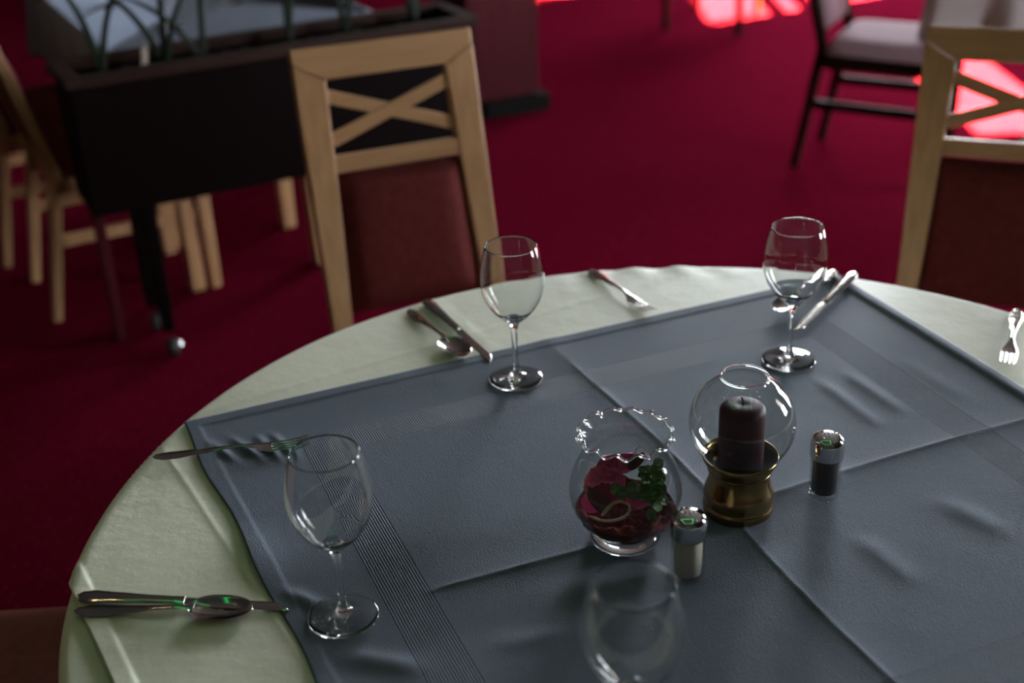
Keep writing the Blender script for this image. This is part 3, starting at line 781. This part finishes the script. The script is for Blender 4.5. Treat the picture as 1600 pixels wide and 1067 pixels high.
for x in (.14, PL-.14):
    for y in (.012, PD-.02):
        lg = MB().bar((x, y+.012, zb), (x, y+.012, .075), .034, .030).build('leg', DWOOD, pl, bevel=.003, smooth=False)
        wb = MB(); wb.tube([(x-.014, y, .026), (x+.014, y, .026)], .025, n=24); w_ = wb.build('castor', RUBBER, lg, bevel=.003)
        lathe('castor_cap', [(.0, .0), (.013, .0), (.016, .006), (.012, .013), (.006, .016), (0, .017)], CHROME, lg, n=20, loc=(x+.013, y, .028), rot=(0, R(90), 0))
MB().bar((.036, PD-.024, zb), (.036, PD-.024, 0), .030, .026).build('end_post', RWOOD, pl, bevel=.003, smooth=False)
def plw(x, y, z): c, s = cos(AL), sin(AL); return Vector((pc.x+x*c-y*s, pc.y+x*s+y*c, z))
plants = [(.10, .10, [((-.02, .0), .30, .10), ((.05, .03), .34, .16)], 'dark strap-leaved plant at the left end of the planter'),
          (.26, .09, [((-.07, .02), .30, .20), ((.05, .0), .26, .10), ((.02, .04), .36, .05)], 'dark arching plant second from the left end of the planter'),
          (.36, .09, [((.02, .02), .34, .04), ((-.10, -.01), .24, .16)], 'dark arching plant third along the planter, by the pale tag'),
          (.60, .11, [((.0, .0), .36, .03), ((.04, .02), .34, .06)], 'dark upright plant at the middle of the planter, left of the middle chair'),
          (.76, .11, [((-.02, .0), .36, .04), ((.05, .0), .30, .12)], 'dark upright plant in the planter right above the middle chair'),
          (.97, .11, [((.0, .0), .30, .03), ((.03, .04), .26, .10), ((-.04, .02), .28, .09)], 'dark leafy plant at the right end of the planter')]
for x, y, lv, lab in plants:
    b = plw(x, y, zt-.045); pt = thing('planter_plant', lab, 'plant', b, AL, 'plants in the planter')
    for (dx, dy), hh, bend in lv:
        P = []
        for i in range(13):
            u = i/12; cxx = dx*u*1.2+bend*(u**2.2)*(1 if dx >= 0 else -1); zz = hh*sin(min(u*1.35, 1.57))-max(0, u-.75)*.25*bend*6
            hw = .009*(1-u**3)+.001
            P.append([(cxx+hw*s*.9, dy*u+.5*hw*s, zz-.002*abs(s)) for s in (-1, -.5, 0, .5, 1)])
        MB().grid(P).build('leaf', PLANT, pt, solid=.002)
b = plw(.20, .075, zt-.04)
tag(MB().box((-.008, -.003, 0), (.008, .003, .075)).build('plant_tag', TAG, loc=b, rot=(R(-15), R(12), AL), bevel=.002, smooth=False), 'small pale tag stuck in the planter soil', 'tag')

# ------------------------------------------------------------------ laid table behind the planter
def draped(name, L, W, drop, mat, loc, rot, top, seed=1, n=18):
    """square cloth over a square table with hanging sides"""
    per = []; rs2 = np.random.RandomState(seed)
    m = MB(); nx = 24; ring = []
    cr = .03
    for k in range(4):
        for i in range(nx):
            u = i/nx
            p = [(u*L, 0), (L, u*W), (L-u*L, W), (0, W-u*W)][k]; nrm = [(0, -1), (1, 0), (0, 1), (-1, 0)][k]
            ring.append((p, nrm, k*nx+i))
    prof = [(-.03, 0), (-.012, -.001), (-.003, -.006), (.002, -.015)]+[(.004+.01*j/8, -.015-(drop-.015)*j/8) for j in range(1, 9)]
    rows = []
    for (p, nrm, idx) in ring:
        a = idx*.55; i = idx % nx; cf = min(i, nx-i)/nx
        row = []
        for off, z in prof:
            f = max(0, -z-.02)/drop
            o = off+f*.022*(sin(a*1.9)+.6*sin(a*3.3+1))
            nn = Vector((nrm[0], nrm[1], 0))
            if i == 0: kprev = (idx//nx-1) % 4; q = [(0, -1), (1, 0), (0, 1), (-1, 0)][kprev]; nn = (nn+Vector((q[0], q[1], 0)))
            row.append((p[0]+nn.x*o, p[1]+nn.y*o, z))
        rows.append(row)
    m.grid(rows, wrapu=True)
    i0 = len(m.v); m.v.append(Vector((L/2, W/2, 0.0))); npf = len(prof)
    for i in range(len(ring)): m.f.append((i0, i*npf, ((i+1) % len(ring))*npf))
    return m.build(name, mat, loc=(loc[0], loc[1], top), rot=(0, 0, rot), solid=.002)
Q = Vector((-1.081, 3.533)); A2 = math.atan2(.47, .88)
ft = thing('dining_table', 'pale-legged dining table behind the planter, under a blue-grey cloth', 'table', (Q.x, Q.y, 0), A2)
FL, FW = .82, 1.15
MB().box((.01, .01, .71), (FL-.01, FW-.01, .742)).build('tabletop', WOOD, ft, bevel=.004, smooth=False)
for x, y in ((.155, .02), (.165, .36), (.57, .35), (.55, .0)):
    MB().bar((x, max(y, .04), .71), (x, y, 0), .05, .042).build('leg', WOOD, ft, bevel=.005, smooth=False)
tag(draped('tablecloth', FL, FW, .22, BLUEP, Q, A2, .75, 2), 'blue-grey tablecloth on the laid table behind the planter', 'tablecloth')
GG = 'blurred wine glasses on the table behind the planter'
for k, (x, y, lab) in enumerate([(.24, .20, 'blurred wine glass on the far table, nearest the planter at left'), (.50, .42, 'blurred wine glass on the far table, in its middle'), (.16, .62, 'blurred wine glass on the far table, at its left side further back'), (.66, .74, 'blurred wine glass on the far table, at its right side')]):
    c, s = cos(A2), sin(A2); dup(g0, lab, (Q.x+x*c-y*s, Q.y+x*s+y*c, .7505), group=GG)

# ------------------------------------------------------------------ draped table at the right, cabinet
Q2 = Vector((1.46, 4.40)); A3 = math.atan2(-.5, .86)
rt = thing('side_table', 'square table at the top right under a hanging greyish cloth', 'table', (Q2.x, Q2.y, 0), A3)
MB().box((.01, .01, .71), (.89, .89, .742)).build('tabletop', WOOD, rt, smooth=False)
MB().bar((.45, .45, .71), (.45, .45, .03), .09).build('pedestal', DARKCHAIR, rt, bevel=.01, smooth=False)
MB().box((.30, .30, 0), (.60, .60, .03)).build('base', BLACK, rt, bevel=.006, smooth=False)
tag(draped('tablecloth', .9, .9, .27, WHITECLOTH, Q2, A3, .75, 4), 'greyish white tablecloth hanging in folds at the top right corner', 'tablecloth')
cb = thing('cabinet', 'dark red wooden cabinet with a black plinth beyond the planter', 'cabinet', (-.13, 5.19, 0), math.atan2(.104, .231))
MB().box((.0, 0, .07), (.07, .36, 1.1)).build('end_panel', RWOOD, cb, bevel=.004, smooth=False)
MB().box((.0705, .012, .07), (.32, .35, 1.1)).build('body', RWOOD, cb, bevel=.004, smooth=False)
MB().box((.060, -.02, 0), (.355, .37, .07)).build('plinth', BLACK, cb, bevel=.006, smooth=False)
MB().box((-.01, -.01, 1.1), (.34, .37, 1.13)).build('top', RWOOD, cb, bevel=.004, smooth=False)
